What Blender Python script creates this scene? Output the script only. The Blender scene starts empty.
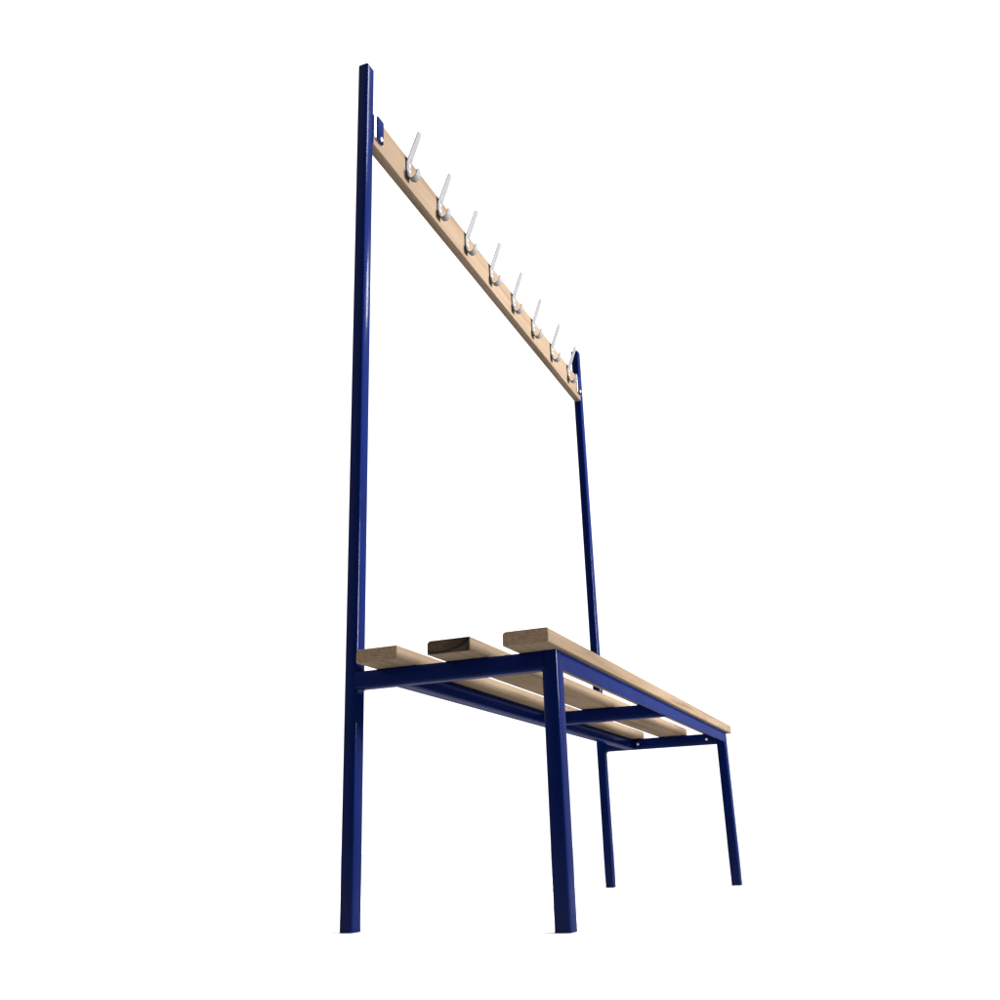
import bpy, bmesh, math, random
from mathutils import Vector

random.seed(7)
scene = bpy.context.scene
COL = scene.collection

# ------------------------------------------------------------------ dimensions (metres)
A = 0.025            # square post, back tubes
AP = 0.0305           # posts, along the bench
AF = 0.034           # front legs and their depth along the bench
D = 0.401            # depth of the frame
L = 1.5213           # length of the frame
S = 0.426            # top of the seat frame
B = 0.0314           # height of the seat rails
OV = 0.0628          # overhang of the slats past the end frames
SW, SG, ST = 0.0785, 0.0572, 0.0236   # slat width, gap, thickness
FRONT_OVER = 0.0101
HB, HH, HT = 1.602, 0.0809, 0.0222    # hook board: lower edge, height, thickness
BY = -0.025          # front face of hook board
TOP = 1.803
HOOKS = [0.1897, 0.3556, 0.5215, 0.6880, 0.8545, 1.0190, 1.1893, 1.3590]

# ------------------------------------------------------------------ materials
def new_mat(name):
    m = bpy.data.materials.new(name); m.use_nodes = True
    nt = m.node_tree
    return m, nt, nt.nodes['Principled BSDF']

def node(nt, kind, **kw):
    n = nt.nodes.new(kind)
    for k, v in kw.items():
        if k in n.inputs: n.inputs[k].default_value = v
        else: setattr(n, k, v)
    return n

def ramp(nt, stops):
    n = nt.nodes.new('ShaderNodeValToRGB'); cr = n.color_ramp
    while len(cr.elements) < len(stops): cr.elements.new(0.5)
    for e, (p, c) in zip(cr.elements, stops):
        e.position = p; e.color = (*c, 1)
    return n

def paint_mat():
    m, nt, bs = new_mat('navy_gloss_paint')
    tc = node(nt, 'ShaderNodeTexCoord')
    n1 = node(nt, 'ShaderNodeTexNoise', Scale=9.0, Detail=5.0, Roughness=0.6)
    nt.links.new(tc.outputs['Object'], n1.inputs['Vector'])
    r = ramp(nt, [(0.3, (0.0008, 0.0033, 0.029)), (0.7, (0.0013, 0.0047, 0.038))])
    nt.links.new(n1.outputs['Fac'], r.inputs['Fac'])
    nt.links.new(r.outputs['Color'], bs.inputs['Base Color'])
    r2 = ramp(nt, [(0.3, (0.12,)*3), (0.75, (0.17,)*3)])
    n3 = node(nt, 'ShaderNodeTexNoise', Scale=30.0, Detail=3.0)
    nt.links.new(tc.outputs['Object'], n3.inputs['Vector'])
    nt.links.new(n3.outputs['Fac'], r2.inputs['Fac'])
    nt.links.new(r2.outputs['Color'], bs.inputs['Roughness'])
    n2 = node(nt, 'ShaderNodeTexNoise', Scale=170.0, Detail=2.0)     # orange peel of the powder coat
    nt.links.new(tc.outputs['Object'], n2.inputs['Vector'])
    bp = node(nt, 'ShaderNodeBump', Strength=0.03, Distance=0.002)
    nt.links.new(n2.outputs['Fac'], bp.inputs['Height'])
    nt.links.new(bp.outputs['Normal'], bs.inputs['Normal'])
    bs.inputs['Specular IOR Level'].default_value = 0.0
    bs.inputs['Coat Weight'].default_value = 0.11
    bs.inputs['Coat IOR'].default_value = 1.45
    nt.links.new(r2.outputs['Color'], bs.inputs['Coat Roughness'])
    return m

def wood_mat(name, light, mid, dark, seed):
    m, nt, bs = new_mat(name)
    tc = node(nt, 'ShaderNodeTexCoord')
    mp = node(nt, 'ShaderNodeMapping')
    mp.inputs['Scale'].default_value = (1.6, 34.0, 34.0)
    mp.inputs['Location'].default_value = (seed, seed * 1.7, seed * .6)
    nt.links.new(tc.outputs['Object'], mp.inputs['Vector'])
    n1 = node(nt, 'ShaderNodeTexNoise', Scale=1.5, Detail=7.0, Roughness=0.62, Distortion=0.6)
    nt.links.new(mp.outputs['Vector'], n1.inputs['Vector'])
    r = ramp(nt, [(0.30, dark), (0.46, mid), (0.68, light)])
    nt.links.new(n1.outputs['Fac'], r.inputs['Fac'])
    n2 = node(nt, 'ShaderNodeTexNoise', Scale=3.0, Detail=3.0)
    nt.links.new(tc.outputs['Object'], n2.inputs['Vector'])
    r2 = ramp(nt, [(0.3, (0.88, 0.86, 0.83)), (0.7, (1.06, 1.04, 1.02))])
    nt.links.new(n2.outputs['Fac'], r2.inputs['Fac'])
    mx = node(nt, 'ShaderNodeMix', data_type='RGBA', blend_type='MULTIPLY')
    mx.inputs[0].default_value = 1.0
    nt.links.new(r.outputs['Color'], mx.inputs[6]); nt.links.new(r2.outputs['Color'], mx.inputs[7])
    nt.links.new(mx.outputs[2], bs.inputs['Base Color'])
    bs.inputs['Roughness'].default_value = 0.7
    bs.inputs['Specular IOR Level'].default_value = 0.0
    bp = node(nt, 'ShaderNodeBump', Strength=0.12, Distance=0.001)
    nt.links.new(n1.outputs['Fac'], bp.inputs['Height'])
    nt.links.new(bp.outputs['Normal'], bs.inputs['Normal'])
    return m

def end_grain_mat(name, light, dark, stain=None):
    """sawn end: growth rings, pores, and on one slat a dark heartwood patch with a curved edge"""
    m, nt, bs = new_mat(name)
    tc = node(nt, 'ShaderNodeTexCoord')
    mp = node(nt, 'ShaderNodeMapping')
    mp.inputs['Location'].default_value = (0, 0.0, 0.06)
    nt.links.new(tc.outputs['Object'], mp.inputs['Vector'])
    w = node(nt, 'ShaderNodeTexWave', wave_type='RINGS', rings_direction='X', Scale=70.0, Distortion=3.0, Detail=3.0)
    w.inputs['Detail Scale'].default_value = 2.0
    nt.links.new(mp.outputs['Vector'], w.inputs['Vector'])
    n = node(nt, 'ShaderNodeTexNoise', Scale=190.0, Detail=5.0, Roughness=0.7)
    nt.links.new(tc.outputs['Object'], n.inputs['Vector'])
    add = node(nt, 'ShaderNodeMath', operation='MULTIPLY_ADD')
    add.inputs[1].default_value = 0.14
    nt.links.new(w.outputs['Fac'], add.inputs[0]); 
    m2 = node(nt, 'ShaderNodeMath', operation='MULTIPLY'); m2.inputs[1].default_value = 0.86
    nt.links.new(n.outputs['Fac'], m2.inputs[0]); nt.links.new(m2.outputs[0], add.inputs[2])
    r = ramp(nt, [(0.25, dark), (0.72, light)])
    nt.links.new(add.outputs[0], r.inputs['Fac'])
    last = r.outputs['Color']
    if stain:
        # dark knot: everything inside a big ring whose lower edge sweeps across the end
        sep = node(nt, 'ShaderNodeSeparateXYZ'); nt.links.new(tc.outputs['Object'], sep.inputs[0])
        dist = node(nt, 'ShaderNodeVectorMath', operation='DISTANCE')
        cmb = node(nt, 'ShaderNodeCombineXYZ')
        nt.links.new(sep.outputs['Y'], cmb.inputs['Y']); nt.links.new(sep.outputs['Z'], cmb.inputs['Z'])
        nt.links.new(cmb.outputs[0], dist.inputs[0]); dist.inputs[1].default_value = stain[0]
        nz = node(nt, 'ShaderNodeMath', operation='MULTIPLY_ADD'); nz.inputs[1].default_value = 0.003
        nt.links.new(n.outputs['Fac'], nz.inputs[0]); nt.links.new(dist.outputs['Value'], nz.inputs[2])
        rr = ramp(nt, stain[1]); nt.links.new(nz.outputs[0], rr.inputs['Fac'])
        rr.color_ramp.interpolation = 'LINEAR'
        mx = node(nt, 'ShaderNodeMix', data_type='RGBA', blend_type='MULTIPLY'); mx.inputs[0].default_value = 1
        nt.links.new(last, mx.inputs[6]); nt.links.new(rr.outputs['Color'], mx.inputs[7])
        ry = ramp(nt, [(0.0, (0.22, 0.22, 0.26)), (0.75, (1, 1, 1))])
        my = node(nt, 'ShaderNodeMapRange'); my.inputs['From Min'].default_value = -0.037; my.inputs['From Max'].default_value = 0.037
        nt.links.new(sep.outputs['Y'], my.inputs['Value']); nt.links.new(my.outputs['Result'], ry.inputs['Fac'])
        mx2 = node(nt, 'ShaderNodeMix', data_type='RGBA', blend_type='MULTIPLY'); mx2.inputs[0].default_value = 1
        nt.links.new(mx.outputs[2], mx2.inputs[6]); nt.links.new(ry.outputs['Color'], mx2.inputs[7])
        last = mx2.outputs[2]
    nt.links.new(last, bs.inputs['Base Color'])
    bs.inputs['Roughness'].default_value = 0.8
    bs.inputs['Specular IOR Level'].default_value = 0.1
    bp = node(nt, 'ShaderNodeBump', Strength=0.35, Distance=0.001)
    nt.links.new(n.outputs['Fac'], bp.inputs['Height']); nt.links.new(bp.outputs['Normal'], bs.inputs['Normal'])
    return m

def metal_mat(name, col, rough, metallic, spec=0.5):
    m, nt, bs = new_mat(name)
    tc = node(nt, 'ShaderNodeTexCoord')
    n = node(nt, 'ShaderNodeTexNoise', Scale=60.0, Detail=4.0)
    nt.links.new(tc.outputs['Object'], n.inputs['Vector'])
    r = ramp(nt, [(0.3, tuple(c * .88 for c in col)), (0.7, col)])
    nt.links.new(n.outputs['Fac'], r.inputs['Fac']); nt.links.new(r.outputs['Color'], bs.inputs['Base Color'])
    bs.inputs['Roughness'].default_value = rough; bs.inputs['Metallic'].default_value = metallic
    bs.inputs['Specular IOR Level'].default_value = spec
    return m

WL, WM, WD = (0.114, 0.087, 0.062), (0.099, 0.074, 0.052), (0.066, 0.047, 0.032)
PAINT = paint_mat()
WOOD = [wood_mat('pale_slat_wood', WL, WM, WD, s) for s in (1.3, 5.1, 9.7)]
WOODB = wood_mat('pale_board_wood', (0.111, 0.084, 0.062), (0.100, 0.075, 0.054), (0.076, 0.054, 0.037), 13.2)
ENDG = end_grain_mat('sawn_end_grain', (0.178, 0.122, 0.078), (0.085, 0.055, 0.033))
ENDG_DARK = end_grain_mat('dark_heart_end_grain', (0.085, 0.056, 0.032), (0.030, 0.020, 0.013),
    stain=((0.0, 0.015, 0.075), [(0.075, (0.65, 0.65, 0.65)), (0.0835, (0.6, 0.6, 0.6)), (0.0850, (0.12, 0.12, 0.16)), (0.0868, (0.12, 0.12, 0.16)), (0.0885, (1.15, 1.1, 1.05))]))
ZINC = metal_mat('hook_aluminium', (0.084, 0.084, 0.087), 0.45, 0.0, 0.06)
BRIGHT = metal_mat('bright_zinc_and_highlight', (0.62, 0.62, 0.63), 0.35, 0.2)  # bolt heads, and the added plate that stands for a white highlight
SCREW = metal_mat('screw_steel', (0.5, 0.5, 0.5), 0.3, 0.6)

# ------------------------------------------------------------------ mesh helpers
def finish(name, bm, mats, parent=None, smooth=35):
    bmesh.ops.recalc_face_normals(bm, faces=bm.faces[:])
    me = bpy.data.meshes.new(name); bm.to_mesh(me); bm.free()
    for m in (mats if isinstance(mats, (list, tuple)) else [mats]): me.materials.append(m)
    for p in me.polygons: p.use_smooth = True
    me.set_sharp_from_angle(angle=math.radians(smooth))
    o = bpy.data.objects.new(name, me); COL.objects.link(o)
    if parent: o.parent = parent
    return o

def round_rect(w, h, radii, n=5):
    """corners ccw from lower-left: (ll, lr, ur, ul); centred"""
    pts = []
    cs = [(-w/2, -h/2, 180), (w/2, -h/2, 270), (w/2, h/2, 0), (-w/2, h/2, 90)]
    for (cx, cy, a0), r in zip(cs, radii):
        sx = 1 if cx < 0 else -1; sy = 1 if cy < 0 else -1
        ox, oy = cx + sx*r, cy + sy*r
        for k in range(n+1):
            t = math.radians(a0 + 90*k/n)
            pts.append((ox + r*math.cos(t), oy + r*math.sin(t)))
    return pts

def extrude(bm, prof, frame, stations, cap_mat=0):
    """prof in (u,v); frame(u,v,s) -> xyz; stations: list of (s, inset)"""
    rings = []
    for s, ins in stations:
        ring = []
        for u, v in prof:
            d = math.hypot(u, v) or 1
            k = 1 - ins/d
            ring.append(bm.verts.new(frame(u*k, v*k, s)))
        rings.append(ring)
    n = len(prof)
    for r0, r1 in zip(rings, rings[1:]):
        for i in range(n):
            bm.faces.new((r0[i], r0[(i+1) % n], r1[(i+1) % n], r1[i]))
    for r in (rings[0], rings[-1]):
        f = bm.faces.new(r); f.material_index = cap_mat
    return rings

def tube(bm, axis, c, w, h, s0, s1, r=0.0040):
    """square section tube along axis; c = centre in the other two axes"""
    prof = round_rect(w, h, (r,)*4, 4)
    fr = {'x': lambda u, v, s: (s, c[0]+u, c[1]+v),
          'y': lambda u, v, s: (c[0]+u, s, c[1]+v),
          'z': lambda u, v, s: (c[0]+u, c[1]+v, s)}[axis]
    extrude(bm, prof, fr, [(s0, 0), (s1, 0)])

def weld(bm, y, sgn, z, x0, x1, r=0.008):
    """concave bead under a rail where it meets an upright; sgn = direction of the open corner"""
    prof = [(0, 0)]
    for k in range(7):
        t = math.radians(90*k/6)
        prof.append((r*(1-math.sin(t)), r*(1-math.cos(t))))
    rings = []
    for x in (x0, x1):
        rings.append([bm.verts.new((x, y + sgn*(u), z - v)) for u, v in [(0, 0)] + [(r*(1-math.sin(math.radians(15*k))), r*(1-math.cos(math.radians(15*k)))) for k in range(7)]])
    n = len(rings[0])
    for i in range(n):
        bm.faces.new((rings[0][i], rings[0][(i+1) % n], rings[1][(i+1) % n], rings[1][i]))
    bm.faces.new(rings[0]); bm.faces.new(rings[1])

def dome(bm, c, nrm, r, h, seg=14):
    n = Vector(nrm).normalized()
    t = n.orthogonal().normalized(); b = n.cross(t)
    prev = None; c = Vector(c)
    for k, (rr, hh) in enumerate(((1, -0.3), (1, 0.25), (0.86, 0.7), (0.5, 0.95))):
        ring = [bm.verts.new(c + (t*math.cos(2*math.pi*i/seg) + b*math.sin(2*math.pi*i/seg))*r*rr + n*h*hh) for i in range(seg)]
        if prev:
            for i in range(seg): bm.faces.new((prev[i], prev[(i+1) % seg], ring[(i+1) % seg], ring[i]))
        else: bm.faces.new(ring)
        prev = ring
    bm.faces.new(prev)

# ------------------------------------------------------------------ the bench
bench = bpy.data.objects.new('cloakroom_bench', None); COL.objects.link(bench)
bench['label'] = 'navy blue steel cloakroom bench with three wooden seat slats and a row of coat hooks'
bench['category'] = 'bench'

E_ = 0.0039
for x0, sgn in ((0, 1), (L, -1)):                    # two end frames; sgn points inwards
    xc = x0 + sgn*A/2
    bm = bmesh.new(); tube(bm, 'z', (x0 + sgn*AP/2, -A/2), AP, A, 0, TOP)
    finish('rear_post', bm, PAINT, bench)
    bm = bmesh.new()
    tube(bm, 'z', (x0 + sgn*AF/2, -D + 0.0265/2), AF, 0.0265, 0, S)
    finish('front_leg', bm, PAINT, bench)
    bm = bmesh.new()
    tube(bm, 'y', (xc, S - B/2), A, B, -D + A - E_, -A + E_)
    weld(bm, -A, -1, S - B, min(x0 + sgn*.003, x0 + sgn*(A-.003)), max(x0 + sgn*.003, x0 + sgn*(A-.003)), 0.007)
    weld(bm, -D + A, 1, S - B, min(x0 + sgn*.003, x0 + sgn*(A-.003)), max(x0 + sgn*.003, x0 + sgn*(A-.003)), 0.006)
    rail = finish('end_rail', bm, PAINT, bench)
    if sgn < 0:
        for y in (-0.132, -0.345):                   # screw heads on the inner face
            bm = bmesh.new(); dome(bm, (L - A, y, S - B*0.52), (-1, 0, 0), 0.0042, 0.0025)
            finish('screw', bm, SCREW, rail)

bm = bmesh.new(); tube(bm, 'x', (-D + 0.0022, S - B/2 + 0.0013), 0.0044, B - 0.0026, AF - E_, L - AF + E_, 0.001)
finish('front_rail', bm, PAINT, bench)
RY0, RY1 = -0.0905, -0.1185
bm = bmesh.new(); tube(bm, 'x', ((RY0+RY1)/2, S - B/2), RY0-RY1, B - .001, A - E_, L - A + E_)
finish('rear_rail', bm, PAINT, bench)
XM = 0.738
bm = bmesh.new(); tube(bm, 'y', (XM + A/2, S - B/2), A, B - .001, -D + 0.0038, RY1 + E_)
finish('cross_rail', bm, PAINT, bench)

# seat slats: local origin at the centre of the slat
yf = -D - FRONT_OVER
for k in range(3):
    y0 = yf + (2-k)*(SW+SG)
    yc = y0 + SW/2
    rb = 0.0042; rf = (0.0014, 0.0018, 0.0032)[k]
    # u runs towards +Y (back), so right-hand corners of the profile are the back ones
    prof = round_rect(SW, ST, (rf, 0.0028, 0.0060, rf), 6)
    bm = bmesh.new()
    hl = L/2 + OV; hr = L/2 + 0.032
    extrude(bm, prof, lambda u, v, s: (s, u, v), [(-hl, 0.0011), (-hl + 0.0011, 0), (hr - 0.0011, 0), (hr, 0.0011)], 1)
    o = finish('seat_slat', bm, [WOOD[k], ENDG_DARK if k == 1 else ENDG], bench)
    o.location = (L/2, yc, S + ST/2 + 0.0004)
    if k == 1: o['label'] = 'middle wooden seat slat with a dark stained end'

# hook board
prof = round_rect(HT, HH, (0.0015,)*4, 3)
bm = bmesh.new()
hl = (L - 2*AP)/2 - 0.0008
extrude(bm, prof, lambda u, v, s: (s, u, v), [(-hl, 0), (hl, 0)], 1)
board = finish('hook_board', bm, [WOODB, ENDG], bench)
board.location = (L/2, BY + HT/2, HB + HH/2)

# brackets of the board: painted tab and bolt over an added highlight plate
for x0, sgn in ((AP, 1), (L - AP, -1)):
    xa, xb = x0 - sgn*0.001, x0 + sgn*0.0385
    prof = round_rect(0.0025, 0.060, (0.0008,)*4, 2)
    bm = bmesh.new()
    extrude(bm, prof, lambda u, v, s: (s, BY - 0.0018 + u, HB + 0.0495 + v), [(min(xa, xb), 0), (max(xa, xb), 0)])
    br = finish('highlight_plate', bm, BRIGHT, bench)  # pale plate added to show as the white highlight stripe beside the post
    xa, xb = x0 + sgn*0.008, x0 + sgn*0.033
    prof = round_rect(0.0034, 0.063, (0.001,)*4, 2)
    bm = bmesh.new()
    extrude(bm, prof, lambda u, v, s: (s, BY - 0.0052 + u, HB + 0.0475 + v), [(min(xa, xb), 0), (max(xa, xb), 0)])
    finish('bracket_tab', bm, PAINT, br)
    bm = bmesh.new(); dome(bm, (x0 + sgn*0.0225, BY - 0.0070, HB + 0.025), (0, -1, 0), 0.005, 0.003)
    finish('bolt', bm, BRIGHT, br)

# coat hooks: a bent strip, long prong above, short curl below
def hook_path():
    p = []
    # lower curl, tip first (o = outwards, z from board's lower edge)
    R0 = 0.0125
    p.append((0.0305, 0.038)); p.append((0.0295, 0.033))
    for k in range(9):
        t = math.radians(-5 - 165*k/8)
        p.append((0.0165 + R0*math.cos(t)*1.02, 0.0265 + R0*1.15*math.sin(t)))
    p.append((0.0030, 0.034)); p.append((0.0026, 0.045)); p.append((0.0026, 0.058))
    for k in range(1, 5):
        t = k/4
        p.append((0.0026 + 0.004*t*t, 0.058 + 0.013*t))
    for k in range(1, 8):
        t = k/7
        p.append((0.0066 + 0.0275*t, 0.071 + 0.071*t))
    return p

def make_hook():
    pts = [Vector((0, -o, z)) for o, z in hook_path()]
    T = 0.0024; W = 0.0205
    total = sum((b-a).length for a, b in zip(pts, pts[1:]))
    # denser samples near the tips for round ends
    def resample():
        out = []; cum = [0]
        for a, b in zip(pts, pts[1:]): cum.append(cum[-1] + (b-a).length)
        N = 70
        ss = sorted([total*i/N for i in range(N+1)] + [0.0004, 0.001, 0.0018, total-0.0004, total-0.001, total-0.0018])
        for s in ss:
            j = max(i for i in range(len(pts)-1) if cum[i] <= s + 1e-12)
            t = (s-cum[j])/(cum[j+1]-cum[j])
            out.append((s, pts[j].lerp(pts[j+1], t)))
        return out
    sm = resample()
    bm = bmesh.new(); rings = []
    for i, (s, p) in enumerate(sm):
        a = sm[max(0, i-1)][1]; b = sm[min(len(sm)-1, i+1)][1]
        t = (b-a).normalized(); n = Vector((1, 0, 0)).cross(t).normalized()
        e = min(s, total-s); hw = W/2
        if s > total*0.55: hw *= 1 - 0.18*(s/total-0.55)/0.45
        R = hw
        w = math.sqrt(max(0.0, R*R - (R-e)**2))if e < R else hw
        w = max(w, 0.0012); th = T/2
        c = min(0.0008, w*.5)
        ring = [(-w, -th+c), (-w+c, -th), (w-c, -th), (w, -th+c), (w, th-c), (w-c, th), (-w+c, th), (-w, th-c)]
        rings.append([bm.verts.new(p + Vector((u, 0, 0)) + n*v) for u, v in ring])
    for r0, r1 in zip(rings, rings[1:]):
        for i in range(8): bm.faces.new((r0[i], r0[(i+1) % 8], r1[(i+1) % 8], r1[i]))
    bm.faces.new(rings[0]); bm.faces.new(rings[-1])
    h = finish('coat_hook', bm, ZINC, bench, 50)
    for z in (0.040, 0.055):
        bm = bmesh.new(); dome(bm, (0, -0.0042, z), (0, -1, 0), 0.0036, 0.0022, 12)
        finish('screw', bm, SCREW, h)
    return h

hook = make_hook()
for i, x in enumerate(HOOKS):
    if i == 0: o = hook
    else:
        o = hook.copy(); COL.objects.link(o); o.parent = bench
        for ch in hook.children:
            c = ch.copy(); COL.objects.link(c); c.parent = o
    o.location = (x + 0.0025, BY, HB)
    o.rotation_euler = (0, math.radians(random.uniform(-1.6, 1.6)), math.radians(random.uniform(-1.5, 1.5)))

# ------------------------------------------------------------------ ground
m, nt, bs = new_mat('white_floor')
tc = node(nt, 'ShaderNodeTexCoord'); n = node(nt, 'ShaderNodeTexNoise', Scale=3.0, Detail=4.0)
nt.links.new(tc.outputs['Object'], n.inputs['Vector'])
r = ramp(nt, [(0.3, (0.92, 0.92, 0.92)), (0.7, (0.94, 0.94, 0.94))])
nt.links.new(n.outputs['Fac'], r.inputs['Fac']); nt.links.new(r.outputs['Color'], bs.inputs['Base Color'])
bs.inputs['Roughness'].default_value = 0.9; bs.inputs['Specular IOR Level'].default_value = 0.1
bm = bmesh.new(); bmesh.ops.create_circle(bm, cap_ends=True, segments=96, radius=60)
g = finish('ground', bm, m); g['kind'] = 'structure'
g['label'] = 'plain white floor running back to a white background'

# ------------------------------------------------------------------ light: a white world, dimmed behind the camera, and added unseen area lights
w = bpy.data.worlds.new('World'); scene.world = w; w.use_nodes = True
nt = w.node_tree; bg = nt.nodes['Background']
tc = node(nt, 'ShaderNodeTexCoord')
dt = node(nt, 'ShaderNodeVectorMath', operation='DOT_PRODUCT'); dt.inputs[1].default_value = (-0.921, -0.389, 0.0)
nt.links.new(tc.outputs['Generated'], dt.inputs[0])
mr = node(nt, 'ShaderNodeMapRange')          # world dimmed behind the camera to keep the near end faces dark
mr.inputs['From Min'].default_value = 0.30; mr.inputs['From Max'].default_value = 0.75
mr.inputs['To Min'].default_value = 1.52; mr.inputs['To Max'].default_value = 0.10
nt.links.new(dt.outputs['Value'], mr.inputs['Value'])
nt.links.new(mr.outputs['Result'], bg.inputs['Strength'])
bg.inputs['Color'].default_value = (1, 1, 1, 1)

def area(name, loc, target, size, power, col=(1, 1, 1)):
    la = bpy.data.lights.new(name, 'AREA'); la.shape = 'RECTANGLE'; la.size, la.size_y = size
    la.energy = power; la.color = col
    o = bpy.data.objects.new(name, la); COL.objects.link(o); o.location = loc
    o.rotation_euler = (Vector(target) - Vector(loc)).to_track_quat('-Z', 'Y').to_euler()
    return o
sb = area('added_key_light', (1.8, -5.0, 1.75), (0.8, 0, 1.15), (1.5, 1.3), 142, (1.0, 0.985, 0.975))  # added key light, out of view, brightens the front faces
sb.data.spread = math.radians(44)                       # narrow beam, so that little of it falls on the floor
area('added_highlight_light', (2.4, -1.45, 2.95), (0.0, 0.0, 1.2), (0.16, 0.30), 22)  # added out of view to put a highlight on the near post face
area('added_highlight_light', (1.98, -1.98, 4.12), (0.0, 0.0, 1.65), (0.30, 0.60), 80)  # added out of view for the white streak along the post edge

# ------------------------------------------------------------------ camera
cam = bpy.data.cameras.new('camera'); co = bpy.data.objects.new('camera', cam); COL.objects.link(co)
co.location = (-1.47923, -0.91452, 0.1237)
co.rotation_euler = (1.91773, 0.03238, -1.17188)
cam.sensor_width = 36; cam.lens = 36*961.0/1000
cam.clip_start = 0.02; cam.clip_end = 500
scene.camera = co

scene.render.resolution_x = scene.render.resolution_y = 1024
vs = scene.view_settings
scene.display_settings.display_device = 'sRGB'
vs.view_transform = 'Standard'; vs.look = 'None'; vs.exposure = 0; vs.gamma = 1; vs.use_curve_mapping = False
scene.render.film_transparent = False
scene.cycles.max_bounces = 8
scene.cycles.use_denoising = True
